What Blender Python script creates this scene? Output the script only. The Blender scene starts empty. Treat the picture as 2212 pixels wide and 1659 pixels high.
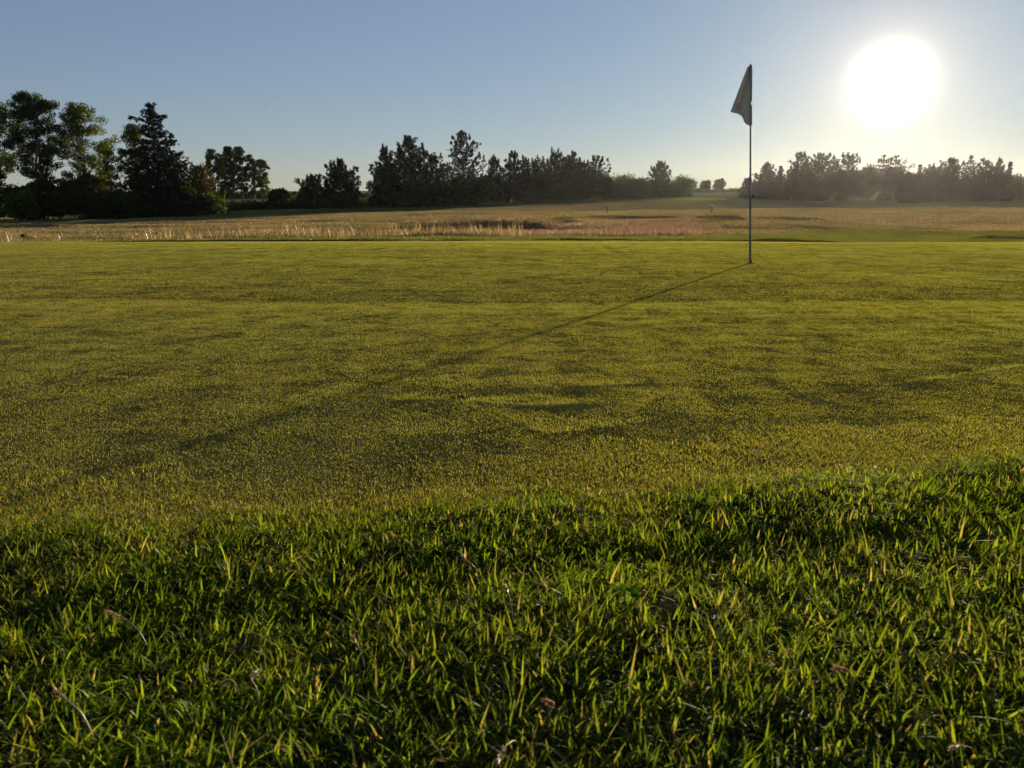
import bpy, math
import numpy as np

# ------------------------------------------------------------------ camera, sky, sun, exposure
S = bpy.context.scene
F = 1671.0                      # focal length in photo units (photo taken as 2212 x 1659)
CX, CY = 1106.0, 829.5
HORIZON = 416.0
PITCH = math.atan((CY - HORIZON) / F)
CAM_Z = 0.74
cp, sp = math.cos(PITCH), math.sin(PITCH)
cam_d = bpy.data.cameras.new('camera')
cam_d.sensor_fit = 'HORIZONTAL'
cam_d.angle_x = 2 * math.atan(CX / F)
cam_d.clip_start = 0.02
cam_d.clip_end = 6000
cam_d.dof.use_dof = True
cam_d.dof.focus_distance = 5.0
cam_d.dof.aperture_fstop = 15.0
cam = bpy.data.objects.new('camera', cam_d)
S.collection.objects.link(cam)
cam.location = (0, 0, CAM_Z)
cam.rotation_euler = (math.pi / 2 - PITCH, 0, 0)
S.camera = cam

SUN_EL = math.radians(6.8)
SUN_AZ = math.radians(24.7)     # to the right of the view direction (+Y)
sdir = (math.sin(SUN_AZ) * math.cos(SUN_EL), math.cos(SUN_AZ) * math.cos(SUN_EL), math.sin(SUN_EL))

W = bpy.data.worlds.new('World')
S.world = W
W.use_nodes = True
nt = W.node_tree
nt.nodes.clear()
N = nt.nodes.new
L = nt.links.new
sky = N('ShaderNodeTexSky')
sky.sky_type = 'NISHITA'
sky.sun_disc = False
sky.sun_elevation = SUN_EL
sky.sun_rotation = SUN_AZ
sky.air_density = 1.0
sky.dust_density = 0.0
sky.ozone_density = 4.0
bg = N('ShaderNodeBackground')
bg.inputs['Strength'].default_value = 0.085
gm = N('ShaderNodeGamma'); gm.inputs['Gamma'].default_value = 0.56
L(sky.outputs[0], gm.inputs['Color'])
tv = N('ShaderNodeVectorMath'); tv.operation = 'MULTIPLY'; tv.inputs[1].default_value = (1.0, .895, 1.03)
L(gm.outputs[0], tv.inputs[0])
L(tv.outputs[0], bg.inputs['Color'])
# aureole: the hazy air that glows round the sun
tc = N('ShaderNodeTexCoord')
dot = N('ShaderNodeVectorMath'); dot.operation = 'DOT_PRODUCT'
dot.inputs[1].default_value = sdir
nrm = N('ShaderNodeVectorMath'); nrm.operation = 'NORMALIZE'
L(tc.outputs['Generated'], nrm.inputs[0])
L(nrm.outputs[0], dot.inputs[0])


def wm(op, a, b=None):
    m = N('ShaderNodeMath'); m.operation = op
    for i, v in enumerate((a, b)):
        if v is None:
            continue
        if isinstance(v, (int, float)):
            m.inputs[i].default_value = v
        else:
            L(v, m.inputs[i])
    return m.outputs[0]


ang = wm('ARCCOSINE', wm('MINIMUM', dot.outputs['Value'], 0.99999))


def lobe(sigma_deg, power):
    q = wm('POWER', wm('DIVIDE', ang, math.radians(sigma_deg)), power)
    return wm('EXPONENT', wm('MULTIPLY', q, -1.0))


def add_glow(prev, sigma, power, col, strength):
    b = N('ShaderNodeBackground')
    b.inputs['Color'].default_value = (*col, 1)
    L(wm('MULTIPLY', lobe(sigma, power), strength), b.inputs['Strength'])
    a = N('ShaderNodeAddShader')
    L(prev, a.inputs[0]); L(b.outputs[0], a.inputs[1])
    return a.outputs[0]


sh = bg.outputs[0]
sh = add_glow(sh, 1.25, 1.6, (1.0, 0.94, 0.80), 1.8)
sh = add_glow(sh, 4.0, 1.0, (1.0, 0.74, 0.45), 0.33)
sh = add_glow(sh, 30.0, 1.4, (.80, 1.0, 0.15), 0.028)
# pale air low over the horizon
sep = N('ShaderNodeSeparateXYZ'); L(nrm.outputs[0], sep.inputs[0])
hz = N('ShaderNodeBackground'); hz.inputs['Color'].default_value = (.05, 1, .85, 1)
L(wm('MULTIPLY', wm('EXPONENT', wm('MULTIPLY', wm('ABSOLUTE', sep.outputs['Z']), -16.0)), 0.033), hz.inputs['Strength'])
ha = N('ShaderNodeAddShader'); L(sh, ha.inputs[0]); L(hz.outputs[0], ha.inputs[1]); sh = ha.outputs[0]
wo = N('ShaderNodeOutputWorld')
L(sh, wo.inputs['Surface'])

sun_d = bpy.data.lights.new('sun', 'SUN')
sun_d.energy = 5.0
sun_d.angle = math.radians(0.45)
sun_d.color = (1.0, 0.84, 0.62)
sun = bpy.data.objects.new('sun', sun_d)
S.collection.objects.link(sun)
from mathutils import Vector
sun.rotation_euler = Vector(sdir).to_track_quat('Z', 'Y').to_euler()

S.view_settings.view_transform = 'Standard'
S.view_settings.look = 'None'
S.view_settings.exposure = 1.25
S.view_settings.gamma = 1.0
S.view_settings.use_curve_mapping = False
S.render.engine = 'CYCLES'
cy = S.cycles
cy.max_bounces = 5
cy.diffuse_bounces = 3
cy.glossy_bounces = 2
cy.transmission_bounces = 3
cy.transparent_max_bounces = 4
cy.volume_bounces = 0
cy.use_denoising = True
cy.use_fast_gi = False

# ------------------------------------------------------------------ helpers
RNG = np.random.default_rng


def pix_dir(px, py):
    up = CY - py
    return np.array([px - CX, F * cp + up * sp, up * cp - F * sp])


def pix_at(px, py, Y):
    """point on the photo's ray (px,py) at world distance Y"""
    d = pix_dir(px, py)
    return d * (Y / d[1]) + np.array([0, 0, CAM_Z])


FWD_H = F * cp + (CY - HORIZON) * sp      # forward length of a ray at the horizon


def vnoise(x, y, seed=0):
    x = np.asarray(x, float); y = np.asarray(y, float)
    xi = np.floor(x).astype(np.int64); yi = np.floor(y).astype(np.int64)
    fx = x - xi; fy = y - yi
    fx = fx * fx * fx * (fx * (fx * 6 - 15) + 10); fy = fy * fy * fy * (fy * (fy * 6 - 15) + 10)

    def h(a, b):
        n = (a * 374761393 + b * 668265263 + seed * 144269504) & 0xffffffff
        n = ((n ^ (n >> 13)) * 1274126177) & 0xffffffff
        n = (n ^ (n >> 16)) & 0xffffffff
        return n / 4294967295.0 * 2 - 1
    return ((h(xi, yi) * (1 - fx) + h(xi + 1, yi) * fx) * (1 - fy) +
            (h(xi, yi + 1) * (1 - fx) + h(xi + 1, yi + 1) * fx) * fy)


def fbm(x, y, seed=0, octv=4):
    s = 0; a = 1; t = 0
    for i in range(octv):
        s = s + a * vnoise(x * 2 ** i + 17.3 * i, y * 2 ** i - 9.1 * i, seed + i)
        t += a; a *= 0.5
    return s / t


def sstep(a, b, x):
    t = np.clip((x - a) / (b - a), 0, 1)
    return t * t * (3 - 2 * t)


# ------------------------------------------------------------------ the lie of the land
COLS = np.array([-500, 100, 500, 885, 1106, 1300, 1500, 1600, 1750, 2000, 2300, 2800.])
ROWS = np.array([16.5, 20, 23, 27, 30, 34, 42, 52, 65, 85, 110, 140, 200, 300, 600, 1500.])
ZT = np.array([
    # 16.5   20    23    27    30    34    42    52    65    85    110   140   200   300  600 1500
    [-.32, -.55, -.80, -.95, -1.0, -1.1, -1.2, -1.3, -1.4, -1.5, -1.4, -1.2, -.60, .90, 2.0, 5],
    [-.32, -.53, -.75, -.90, -.97, -1.05, -1.2, -1.3, -1.4, -1.5, -1.4, -1.2, -.60, .90, 2.0, 5],
    [-.27, -.45, -.65, -.82, -.85, -.92, -1.03, -1.1, -1.17, -1.2, -1.1, -.95, -.50, .95, 2.0, 5],
    [-.25, -.38, -.62, -.80, -.62, -.66, -.78, -.84, -.84, -.84, -.78, -.65, -.35, 1.0, 2.1, 5],
    [-.25, -.34, -.60, -.72, -.50, -.55, -.68, -.75, -.77, -.76, -.70, -.50, -.10, 1.1, 2.1, 5],
    [-.26, -.36, -.58, -.68, -.58, -.58, -.70, -.77, -.76, -.62, -.45, -.10, .50, 1.2, 2.6, 6],
    [-.27, -.37, -.52, -.58, -.52, -.50, -.66, -.74, -.68, -.42, -.20, .15, .80, 1.6, 3.4, 8],
    [-.28, -.37, -.46, -.50, -.46, -.48, -.66, -.70, -.62, -.42, -.22, .15, .80, 1.6, 3.5, 8],
    [-.30, -.38, -.46, -.52, -.55, -.60, -.62, -.60, -.56, -.52, -.58, -.50, .10, 1.4, 2.7, 7],
    [-.32, -.42, -.52, -.56, -.60, -.64, -.64, -.58, -.54, -.52, -.62, -.50, .05, 1.4, 2.6, 6],
    [-.34, -.44, -.54, -.58, -.60, -.62, -.62, -.58, -.54, -.52, -.62, -.50, .05, 1.4, 2.6, 6],
    [-.34, -.44, -.54, -.58, -.60, -.62, -.62, -.58, -.54, -.52, -.62, -.50, .05, 1.4, 2.6, 6]])
_lc = np.linspace(COLS[0], COLS[-1], 260)
_lr = np.linspace(math.log(ROWS[0]), math.log(ROWS[-1]), 300)
_t = np.array([np.interp(_lr, np.log(ROWS), z) for z in ZT])
_t = np.array([np.interp(_lc, COLS, _t[:, j]) for j in range(len(_lr))])      # rows, cols
_k = np.exp(-np.linspace(-2, 2, 13) ** 2); _k /= _k.sum()
_t = np.apply_along_axis(lambda v: np.convolve(np.pad(v, 6, mode='edge'), _k, 'valid'), 1, _t)
_k5 = np.exp(-np.linspace(-2, 2, 7) ** 2); _k5 /= _k5.sum()
_t = np.apply_along_axis(lambda v: np.convolve(np.pad(v, 3, mode='edge'), _k5, 'valid'), 0, _t)


def table_z(x, y):
    yy = np.clip(y, ROWS[0], ROWS[-1])
    px = np.clip(CX + x / np.maximum(y, 4) * FWD_H, COLS[0], COLS[-1])
    a = (px - COLS[0]) / (COLS[-1] - COLS[0]) * (len(_lc) - 1.001)
    b = (np.log(yy) - math.log(ROWS[0])) / (math.log(ROWS[-1] / ROWS[0])) * (len(_lr) - 1.001)
    i = np.floor(a).astype(int); j = np.floor(b).astype(int); fa = a - i; fb = b - j
    return ((_t[j, i] * (1 - fa) + _t[j, i + 1] * fa) * (1 - fb) + (_t[j + 1, i] * (1 - fa) + _t[j + 1, i + 1] * fa) * fb)


# putting green outline: near edge and far edge as functions of x
def near_edge(x):
    return 1.225 + 0.15 * x + 0.06 * np.maximum(x, 0) ** 2 + 0.05 * np.minimum(x, 0) ** 2 + 0.03 * np.sin(x * 2.3) + 0.012 * vnoise(x * 5, x * 0, 5)


def far_edge(x):
    return 17.0 - 0.0010 * (x - 1.0) ** 2 + 0.25 * np.sin(x * 0.35) + 0.05 * vnoise(x * 1.5, x * 0, 8)


def bankf(px, y, p0, p1, fade, y0, w, h):
    """a step up of h metres over w metres at distance y0 (a bank that faces the camera)"""
    m = sstep(p0 - fade, p0 + fade, px) * (1 - sstep(p1 - fade, p1 + fade, px))
    return m * h * (sstep(y0, y0 + w, y) * (1 - sstep(y0 + w, y0 + w * 7, y)))


def ground_z(x, y, fine=True):
    x = np.asarray(x, float); y = np.asarray(y, float)
    plane = (8.62 - y) * 0.0305
    plane = plane + 0.022 * vnoise(x * .22 + 3, y * .22, 31) + 0.0025 * vnoise(x * .7, y * .55 + 5, 32) * sstep(2, 5, y)
    tz = table_z(x, y)
    w = sstep(15.2, 17.6, y)
    z = plane * (1 - w) + tz * w
    px = CX + x / np.maximum(y, 4) * FWD_H
    ff = sstep(17.5, 19, y)
    z = z + ff * (bankf(px, y, 860, 1190, 40, 27.6 + .5 * np.sin(x * .9), 1.1, .26)
                  + bankf(px, y, 1330, 1500, 30, 44, 1.2, .20)
                  + bankf(px, y, 1495, 1620, 25, 35 + 1.2 * np.sin(px * .03), 1.8, .19)
                  + bankf(px, y, 1190, 1270, 20, 33, .8, .14)
                  + bankf(px, y, 2110, 2300, 25, 19.3, .7, .08)
                  + bankf(px, y, 1640, 1790, 30, 38, .8, .16))
    # swells of the fields
    z = z + ff * sstep(19, 30, y) * (0.07 * fbm(x * .10, y * .16, 41, 3) + 0.03 * vnoise(x * .45, y * .8, 45))
    # fringe lip beyond the green
    fe = far_edge(x)
    z = z + 0.045 * sstep(fe, fe + .35, y) * (1 - sstep(fe + 1.0, fe + 3, y)) * (0.6 + 0.5 * vnoise(x * .5, y * 0, 12))
    z = z + 0.02 * vnoise(x * 1.3, y * 1.6, 46) * sstep(fe + .3, fe + 1.2, y) * (1 - sstep(24, 40, y))
    if fine:
        ong = sstep(0, .25, y - near_edge(x)) * (1 - sstep(-.2, 0.2, y - fe))
        z = z + ong * (0.0006 * vnoise(x * 1.7, y * 2.2, 51) * sstep(1.4, 3, y) + 0.0002 * vnoise(x * 5.0, y * 6.5, 52)
                       + 0.00015 * vnoise(x * 14, y * 18, 53)
                       - 0.012 * np.exp(-(((x - .07) / .12) ** 2 + ((y - 2.02) / .05) ** 2))
                       - 0.007 * np.exp(-(((x + .20) / .10) ** 2 + ((y - 2.05) / .04) ** 2))
                       - 0.002 * np.exp(-(((y - 2.25 - (x - 1.17) * .52) / .018) ** 2)) * sstep(1.0, 1.3, x) * (1 - sstep(2.6, 3, x))
                       - 0.003 * np.exp(-(((x - .25) / .16) ** 2 + ((y - 2.25) / .04) ** 2)))
        # rough in front: lip and hollows
        d = near_edge(x) - y
        rr = sstep(0.0, .10, d)
        z = z + rr * 0.012 - 0.012 * sstep(.10, .30, d) + 0.006 * sstep(.28, .46, d)
        z = z + rr * (0.009 * vnoise(x * 4.2, y * 5.0, 61) + 0.006 * vnoise(x * 11, y * 12, 62))
    return z


def gz(x, y):
    return float(ground_z(np.array([x]), np.array([y]))[0])


# ------------------------------------------------------------------ object helpers
def tag(o, label=None, cat=None, group=None, kind=None):
    if label: o['label'] = label
    if cat: o['category'] = cat
    if group: o['group'] = group
    if kind: o['kind'] = kind
    return o


def np_mesh(name, verts, faces_list, mat, smooth=False, attrs=None):
    """faces_list: list of int arrays (n,3) / (n,4)"""
    me = bpy.data.meshes.new(name)
    verts = np.asarray(verts, np.float32)
    me.vertices.add(len(verts))
    me.vertices.foreach_set('co', verts.ravel())
    loops = np.concatenate([f.ravel() for f in faces_list]).astype(np.int32)
    counts = np.concatenate([np.full(len(f), f.shape[1]) for f in faces_list])
    starts = np.concatenate([[0], np.cumsum(counts)[:-1]]).astype(np.int32)
    me.loops.add(len(loops))
    me.polygons.add(len(counts))
    me.polygons.foreach_set('loop_start', starts)
    me.loops.foreach_set('vertex_index', loops)
    me.update(calc_edges=True)
    if smooth:
        me.polygons.foreach_set('use_smooth', np.ones(len(counts), bool))
    if attrs:
        for k, v in attrs.items():
            v = np.asarray(v, np.float32)
            if v.ndim == 1:
                a = me.attributes.new(k, 'FLOAT', 'POINT'); a.data.foreach_set('value', v)
            else:
                a = me.attributes.new(k, 'FLOAT_COLOR', 'POINT'); a.data.foreach_set('color', v.ravel())
    me.materials.append(mat)
    return me


def link(name, me, parent=None, loc=None):
    o = bpy.data.objects.new(name, me)
    S.collection.objects.link(o)
    if parent: o.parent = parent
    if loc is not None: o.location = loc
    return o


def empty(name, loc, rz=0):
    o = bpy.data.objects.new(name, None)
    S.collection.objects.link(o)
    o.location = loc; o.rotation_euler = (0, 0, rz)
    o.empty_display_size = .2
    return o


# ------------------------------------------------------------------ materials
class MatB:
    def __init__(s, name):
        s.m = bpy.data.materials.new(name); s.m.use_nodes = True
        s.t = s.m.node_tree; s.t.nodes.clear()
        s.out = s.t.nodes.new('ShaderNodeOutputMaterial')

    def n(s, typ, **kw):
        x = s.t.nodes.new(typ)
        for k, v in kw.items():
            if k in x.inputs: x.inputs[k].default_value = v
            else: setattr(x, k, v)
        return x

    def l(s, a, b): s.t.links.new(a, b)

    def mixc(s, fac, a, b, mode='MIX'):
        x = s.t.nodes.new('ShaderNodeMix'); x.data_type = 'RGBA'; x.blend_type = mode
        for i, v in ((0, fac), (6, a), (7, b)):
            if isinstance(v, (int, float)): x.inputs[i].default_value = v
            elif isinstance(v, tuple): x.inputs[i].default_value = (*v, 1)
            else: s.l(v, x.inputs[i])
        return x.outputs[2]

    def noise(s, scale, detail=3, rough=.55, vec=None):
        x = s.n('ShaderNodeTexNoise'); x.inputs['Scale'].default_value = scale
        x.inputs['Detail'].default_value = detail; x.inputs['Roughness'].default_value = rough
        if vec is not None: s.l(vec, x.inputs['Vector'])
        return x.outputs['Fac']

    def ramp(s, fac, stops):
        r = s.n('ShaderNodeValToRGB'); e = r.color_ramp.elements
        while len(e) < len(stops): e.new(.5)
        for k, (p, c) in enumerate(stops):
            e[k].position = p; e[k].color = (*c, 1)
        s.l(fac, r.inputs[0]); return r.outputs[0]


def leafy(name, stops, trans=.45, gloss=.06, grough=.4, tcol=(1.0, 1.0, .6), rnd=.25, patch=None):
    """thin leaf / grass blade: colour from the per-blade 'tint', light passes through it"""
    b = MatB(name)
    at = b.n('ShaderNodeAttribute'); at.attribute_name = 'tint'
    oi = b.n('ShaderNodeObjectInfo')
    col = b.ramp(at.outputs['Fac'], stops)
    mul = b.n('ShaderNodeMapRange'); mul.inputs['To Min'].default_value = 1 - rnd; mul.inputs['To Max'].default_value = 1 + rnd
    b.l(oi.outputs['Random'], mul.inputs['Value'])
    mm = b.n('ShaderNodeVectorMath', operation='SCALE'); b.l(col, mm.inputs[0]); b.l(mul.outputs[0], mm.inputs['Scale'])
    col = mm.outputs[0]
    if patch:
        geo = b.n('ShaderNodeNewGeometry')
        f = b.noise(patch[0], 3, .6, geo.outputs['Position'])
        mr = b.n('ShaderNodeMapRange'); mr.inputs['From Min'].default_value = .42; mr.inputs['From Max'].default_value = .62
        b.l(f, mr.inputs['Value'])
        fm = b.n('ShaderNodeMath', operation='MULTIPLY'); b.l(mr.outputs[0], fm.inputs[0]); fm.inputs[1].default_value = patch[2]
        col = b.mixc(fm.outputs[0], col, patch[1])
    d = b.n('ShaderNodeBsdfDiffuse'); b.l(col, d.inputs['Color'])
    t = b.n('ShaderNodeBsdfTranslucent'); tcm = b.mixc(1.0, col, tcol, 'MULTIPLY'); b.l(tcm, t.inputs['Color'])
    m1 = b.n('ShaderNodeMixShader'); m1.inputs[0].default_value = trans
    b.l(d.outputs[0], m1.inputs[1]); b.l(t.outputs[0], m1.inputs[2])
    g = b.n('ShaderNodeBsdfGlossy'); g.inputs['Roughness'].default_value = grough; g.inputs['Color'].default_value = (.9, .9, .8, 1)
    m2 = b.n('ShaderNodeMixShader'); m2.inputs[0].default_value = gloss
    b.l(m1.outputs[0], m2.inputs[1]); b.l(g.outputs[0], m2.inputs[2])
    b.l(m2.outputs[0], b.out.inputs[0])
    return b.m


def matte(name, stops, scale=5, rough=.85, bump=.0, bscale=40, spec=.3):
    b = MatB(name)
    geo = b.n('ShaderNodeTexCoord')
    f = b.noise(scale, 4, .6, geo.outputs['Object'])
    col = b.ramp(f, stops)
    p = b.n('ShaderNodeBsdfPrincipled'); b.l(col, p.inputs['Base Color'])
    p.inputs['Roughness'].default_value = rough
    p.inputs['Specular IOR Level'].default_value = spec
    if bump:
        bn = b.n('ShaderNodeBump'); bn.inputs['Strength'].default_value = bump
        b.l(b.noise(bscale, 3, .6, geo.outputs['Object']), bn.inputs['Height']); b.l(bn.outputs[0], p.inputs['Normal'])
    b.l(p.outputs[0], b.out.inputs[0])
    return b.m


def ground_mat(name, fine=60):
    b = MatB(name)
    at = b.n('ShaderNodeAttribute'); at.attribute_name = 'soil'
    geo = b.n('ShaderNodeNewGeometry')
    n1 = b.noise(2.0, 5, .65, geo.outputs['Position'])
    n2 = b.noise(fine, 3, .7, geo.outputs['Position'])
    mr = b.n('ShaderNodeMapRange'); mr.inputs['From Min'].default_value = .3; mr.inputs['From Max'].default_value = .76
    mr.inputs['To Min'].default_value = .7; mr.inputs['To Max'].default_value = 1.3; b.l(n1, mr.inputs['Value'])
    mr2 = b.n('ShaderNodeMapRange'); mr2.inputs['From Min'].default_value = .3; mr2.inputs['From Max'].default_value = .76
    mr2.inputs['To Min'].default_value = .6; mr2.inputs['To Max'].default_value = 1.4; b.l(n2, mr2.inputs['Value'])
    mu = b.n('ShaderNodeMath', operation='MULTIPLY'); b.l(mr.outputs[0], mu.inputs[0]); b.l(mr2.outputs[0], mu.inputs[1])
    v = b.n('ShaderNodeVectorMath', operation='SCALE'); b.l(at.outputs['Color'], v.inputs[0]); b.l(mu.outputs[0], v.inputs['Scale'])
    d = b.n('ShaderNodeBsdfDiffuse'); b.l(v.outputs[0], d.inputs['Color'])
    b.l(d.outputs[0], b.out.inputs[0])
    return b.m


# ------------------------------------------------------------------ ground
def axis_y():
    a = [-4.0]
    while a[-1] < 0.2: a.append(a[-1] + .08)
    while a[-1] < 420:
        y = a[-1]
        a.append(y + min(max(.012 * y, .022), 60) if y < 60 else y + .022 * y)
    return np.array(a)


def zone(x, y):
    """albedo of the sward by place: returns colour and code 0 green 1 fringe/rough 2 field 3 dark rough 4 far green"""
    px = CX + x / np.maximum(y, 4) * FWD_H
    ne = near_edge(x); fe = far_edge(x)
    return px, ne, fe


ys = axis_y()
us = np.linspace(-1.25, 1.25, 421)
YY, UU = np.meshgrid(ys, us, indexing='ij')
XX = UU * (np.maximum(YY, 0) + 3.0)
ZZ = ground_z(XX, YY)
px, ne, fe = zone(XX, YY)
ongreen = (YY > ne) & (YY < fe)
col = np.zeros(YY.shape + (4,)); col[..., 3] = 1


def setc(mask, c):
    m = np.clip(mask, 0, 1)[..., None]
    col[..., :3] = col[..., :3] * (1 - m) + np.array(c) * m


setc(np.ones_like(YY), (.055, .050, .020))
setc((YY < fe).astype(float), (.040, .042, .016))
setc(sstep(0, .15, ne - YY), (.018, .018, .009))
TAN = (.27, .19, .088)
fieldm = sstep(20.5, 23, YY)
setc(fieldm, TAN)
n = fbm(XX * .08, YY * .12, 77, 3)
setc(fieldm * sstep(.05, .35, n) * .5, (.20, .15, .055))
# green grass at the right; along the woods, tree shadow put into the colour
_th = np.interp(px, [0, 885, 1106, 1300, 1600, 1750, 2212], [56, 64, 84, 104, 112, 84, 84])
setc(sstep(_th, _th * 1.15, YY + 6 * n), (.075, .085, .028))
setc(sstep(1560, 1760, px) * sstep(21, 23, YY) * (1 - sstep(27, 31, YY + 3 * n)), (.10, .12, .03))
setc(sstep(1180, 1400, px) * sstep(36, 44, YY) * .7, (.16, .145, .055))
setc(sstep(1600, 1700, px) * sstep(38, 48, YY) * .85, (.14, .125, .05))
setc(sstep(130, 150, YY) * .7, (.14, .16, .06))
fargreen = (np.exp(-(((px - 1475) / 90.) ** 2) ** 2) * np.exp(-(((YY - 112) / 9.) ** 2) ** 2)) > .4
GM = ground_mat('sward', 45)
nr, nc = YY.shape
idx = np.arange(nr * nc).reshape(nr, nc)
quads = np.stack([idx[:-1, :-1], idx[:-1, 1:], idx[1:, 1:], idx[1:, :-1]], -1).reshape(-1, 4)
P = np.stack([XX, YY, ZZ], -1).reshape(-1, 3)
C4 = col.reshape(-1, 4)


def sub_ground(name, fmask, c=None, label=None):
    q = quads[fmask]
    u, inv = np.unique(q.ravel(), return_inverse=True)
    cc = C4[u].copy()
    if c is not None: cc[:, :3] = c
    me = np_mesh(name, P[u], [inv.reshape(-1, 4)], GM, True, {'soil': cc})
    o = link(name, me)
    tag(o, kind='structure', label=label)
    return o


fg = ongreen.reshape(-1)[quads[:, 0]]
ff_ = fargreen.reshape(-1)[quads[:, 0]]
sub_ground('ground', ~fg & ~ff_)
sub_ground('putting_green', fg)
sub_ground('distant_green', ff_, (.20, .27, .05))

# ------------------------------------------------------------------ grass tiles (instanced turf)
SRC = {}


def blades_tile(n, size, h, w, bend, lean, segs, seed, tint, clump=0, wtip=.15):
    r = RNG(seed)
    if clump:
        c = r.uniform(-size / 2, size / 2, (max(1, n // clump), 2))
        k = r.integers(0, len(c), n)
        p = c[k] + r.normal(0, .006 + h[0] * .12, (n, 2))
    else:
        p = r.uniform(-size / 2, size / 2, (n, 2))
    az = r.uniform(0, 2 * np.pi, n)
    if clump >= 6: az = r.uniform(0, 2 * np.pi, len(c))[k] + r.normal(0, .9, n)
    H = r.uniform(h[0], h[1], n) * (1 - .25 * r.random(n) ** 2)
    if clump >= 6: H = H * r.uniform(.65, 1.25, len(c))[k]
    wd = w * r.uniform(.6, 1.3, n)
    ln = np.abs(r.normal(0, lean, n)); bd = np.abs(r.normal(0, bend, n))
    d = np.stack([np.cos(az), np.sin(az)], -1)
    fa = az + np.pi / 2 + r.normal(0, .5, n)
    s = np.stack([np.cos(fa), np.sin(fa)], -1)
    V = []; T = []
    for i in range(segs + 1):
        t = i / segs
        a = ln + bd * t                                   # angle from vertical
        out = H * (np.sin(ln) * t + (np.sin(a) * t) * .5)
        up = H * t * np.cos(np.clip(ln + bd * t * .7, 0, 1.9))
        c = np.stack([p[:, 0] + d[:, 0] * out, p[:, 1] + d[:, 1] * out, up], -1)
        if i < segs:
            ww = wd * (1 - (1 - wtip) * t ** 1.6) * .5
            o = np.stack([s[:, 0] * ww, s[:, 1] * ww, np.zeros(n)], -1)
            V += [c - o, c + o]
        else:
            V.append(c)
    nv = len(V)
    V = np.stack(V, 1).reshape(-1, 3)
    V[:, 2] -= .002
    base = (np.arange(n) * nv)[:, None]
    fs = []
    for i in range(segs - 1):
        fs.append(base + np.array([2 * i, 2 * i + 1, 2 * i + 3, 2 * i + 2]))
    tri = base + np.array([2 * (segs - 1), 2 * (segs - 1) + 1, nv - 1])
    tt = tint(r, n)
    return V, ([np.concatenate(fs)] if fs else []) + [tri], np.repeat(tt, nv)


def src_coll(name, metas, mat):
    c = bpy.data.collections.new(name + '_source')
    for i, (V, fs, T) in enumerate(metas):
        me = np_mesh(name + '_patch', V, fs, mat, False, {'tint': T})
        o = bpy.data.objects.new(name + '_patch', me)
        c.objects.link(o)
    return c


def scatter(name, coll, pts, rot, scl, nvar, label, cat, z=None, seed=0, tilt=None):
    """one stuff object: a cloud of points, a patch of blades on each"""
    me = bpy.data.meshes.new(name)
    me.vertices.add(len(pts))
    if z is None: z = ground_z(pts[:, 0], pts[:, 1])
    co = np.column_stack([pts, z]).astype(np.float32)
    me.vertices.foreach_set('co', co.ravel())
    r = RNG(seed + 5)
    if tilt is None:
        e = .15
        sx = (ground_z(pts[:, 0] + e, pts[:, 1]) - ground_z(pts[:, 0] - e, pts[:, 1])) / (2 * e)
        sy = (ground_z(pts[:, 0], pts[:, 1] + e) - ground_z(pts[:, 0], pts[:, 1] - e)) / (2 * e)
    else:
        sx = sy = np.zeros(len(pts))
    # rotate about local z first, then tilt to the slope: euler XYZ about local frame solved numerically
    rv = np.zeros((len(pts), 3), np.float32)
    from mathutils import Matrix, Euler
    for i in range(len(pts)):
        nrm_ = Vector((-sx[i], -sy[i], 1)).normalized()
        q = Vector((0, 0, 1)).rotation_difference(nrm_)
        e_ = (q.to_matrix() @ Matrix.Rotation(rot[i], 3, 'Z')).to_euler()
        rv[i] = (e_.x, e_.y, e_.z)
    a = me.attributes.new('turn', 'FLOAT_VECTOR', 'POINT'); a.data.foreach_set('vector', rv.ravel())
    sc = scl if getattr(scl, 'ndim', 1) == 2 else np.repeat(np.asarray(scl)[:, None], 3, 1)
    a = me.attributes.new('size', 'FLOAT_VECTOR', 'POINT'); a.data.foreach_set('vector', sc.astype(np.float32).ravel())
    a = me.attributes.new('pick', 'INT', 'POINT'); a.data.foreach_set('value', r.integers(0, nvar, len(pts)).astype(np.int32))
    o = link(name, me)
    g = bpy.data.node_groups.new(name + '_growth', 'GeometryNodeTree')
    g.interface.new_socket('Geometry', in_out='INPUT', socket_type='NodeSocketGeometry')
    g.interface.new_socket('Geometry', in_out='OUTPUT', socket_type='NodeSocketGeometry')
    gi = g.nodes.new('NodeGroupInput'); go = g.nodes.new('NodeGroupOutput')
    ci = g.nodes.new('GeometryNodeCollectionInfo'); ci.inputs['Collection'].default_value = coll
    ci.inputs['Separate Children'].default_value = True; ci.inputs['Reset Children'].default_value = True
    ip = g.nodes.new('GeometryNodeInstanceOnPoints'); ip.inputs['Pick Instance'].default_value = True

    def attr(nm, typ):
        x = g.nodes.new('GeometryNodeInputNamedAttribute'); x.data_type = typ; x.inputs['Name'].default_value = nm
        return x.outputs['Attribute']
    e2r = g.nodes.new('FunctionNodeEulerToRotation')
    lk = g.links.new
    lk(attr('turn', 'FLOAT_VECTOR'), e2r.inputs[0])
    lk(gi.outputs[0], ip.inputs['Points']); lk(ci.outputs[0], ip.inputs['Instance'])
    lk(attr('pick', 'INT'), ip.inputs['Instance Index']); lk(e2r.outputs[0], ip.inputs['Rotation'])
    lk(attr('size', 'FLOAT_VECTOR'), ip.inputs['Scale']); lk(ip.outputs[0], go.inputs[0])
    md = o.modifiers.new('growth', 'NODES'); md.node_group = g
    tag(o, label, cat, None, 'stuff')
    return o


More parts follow.
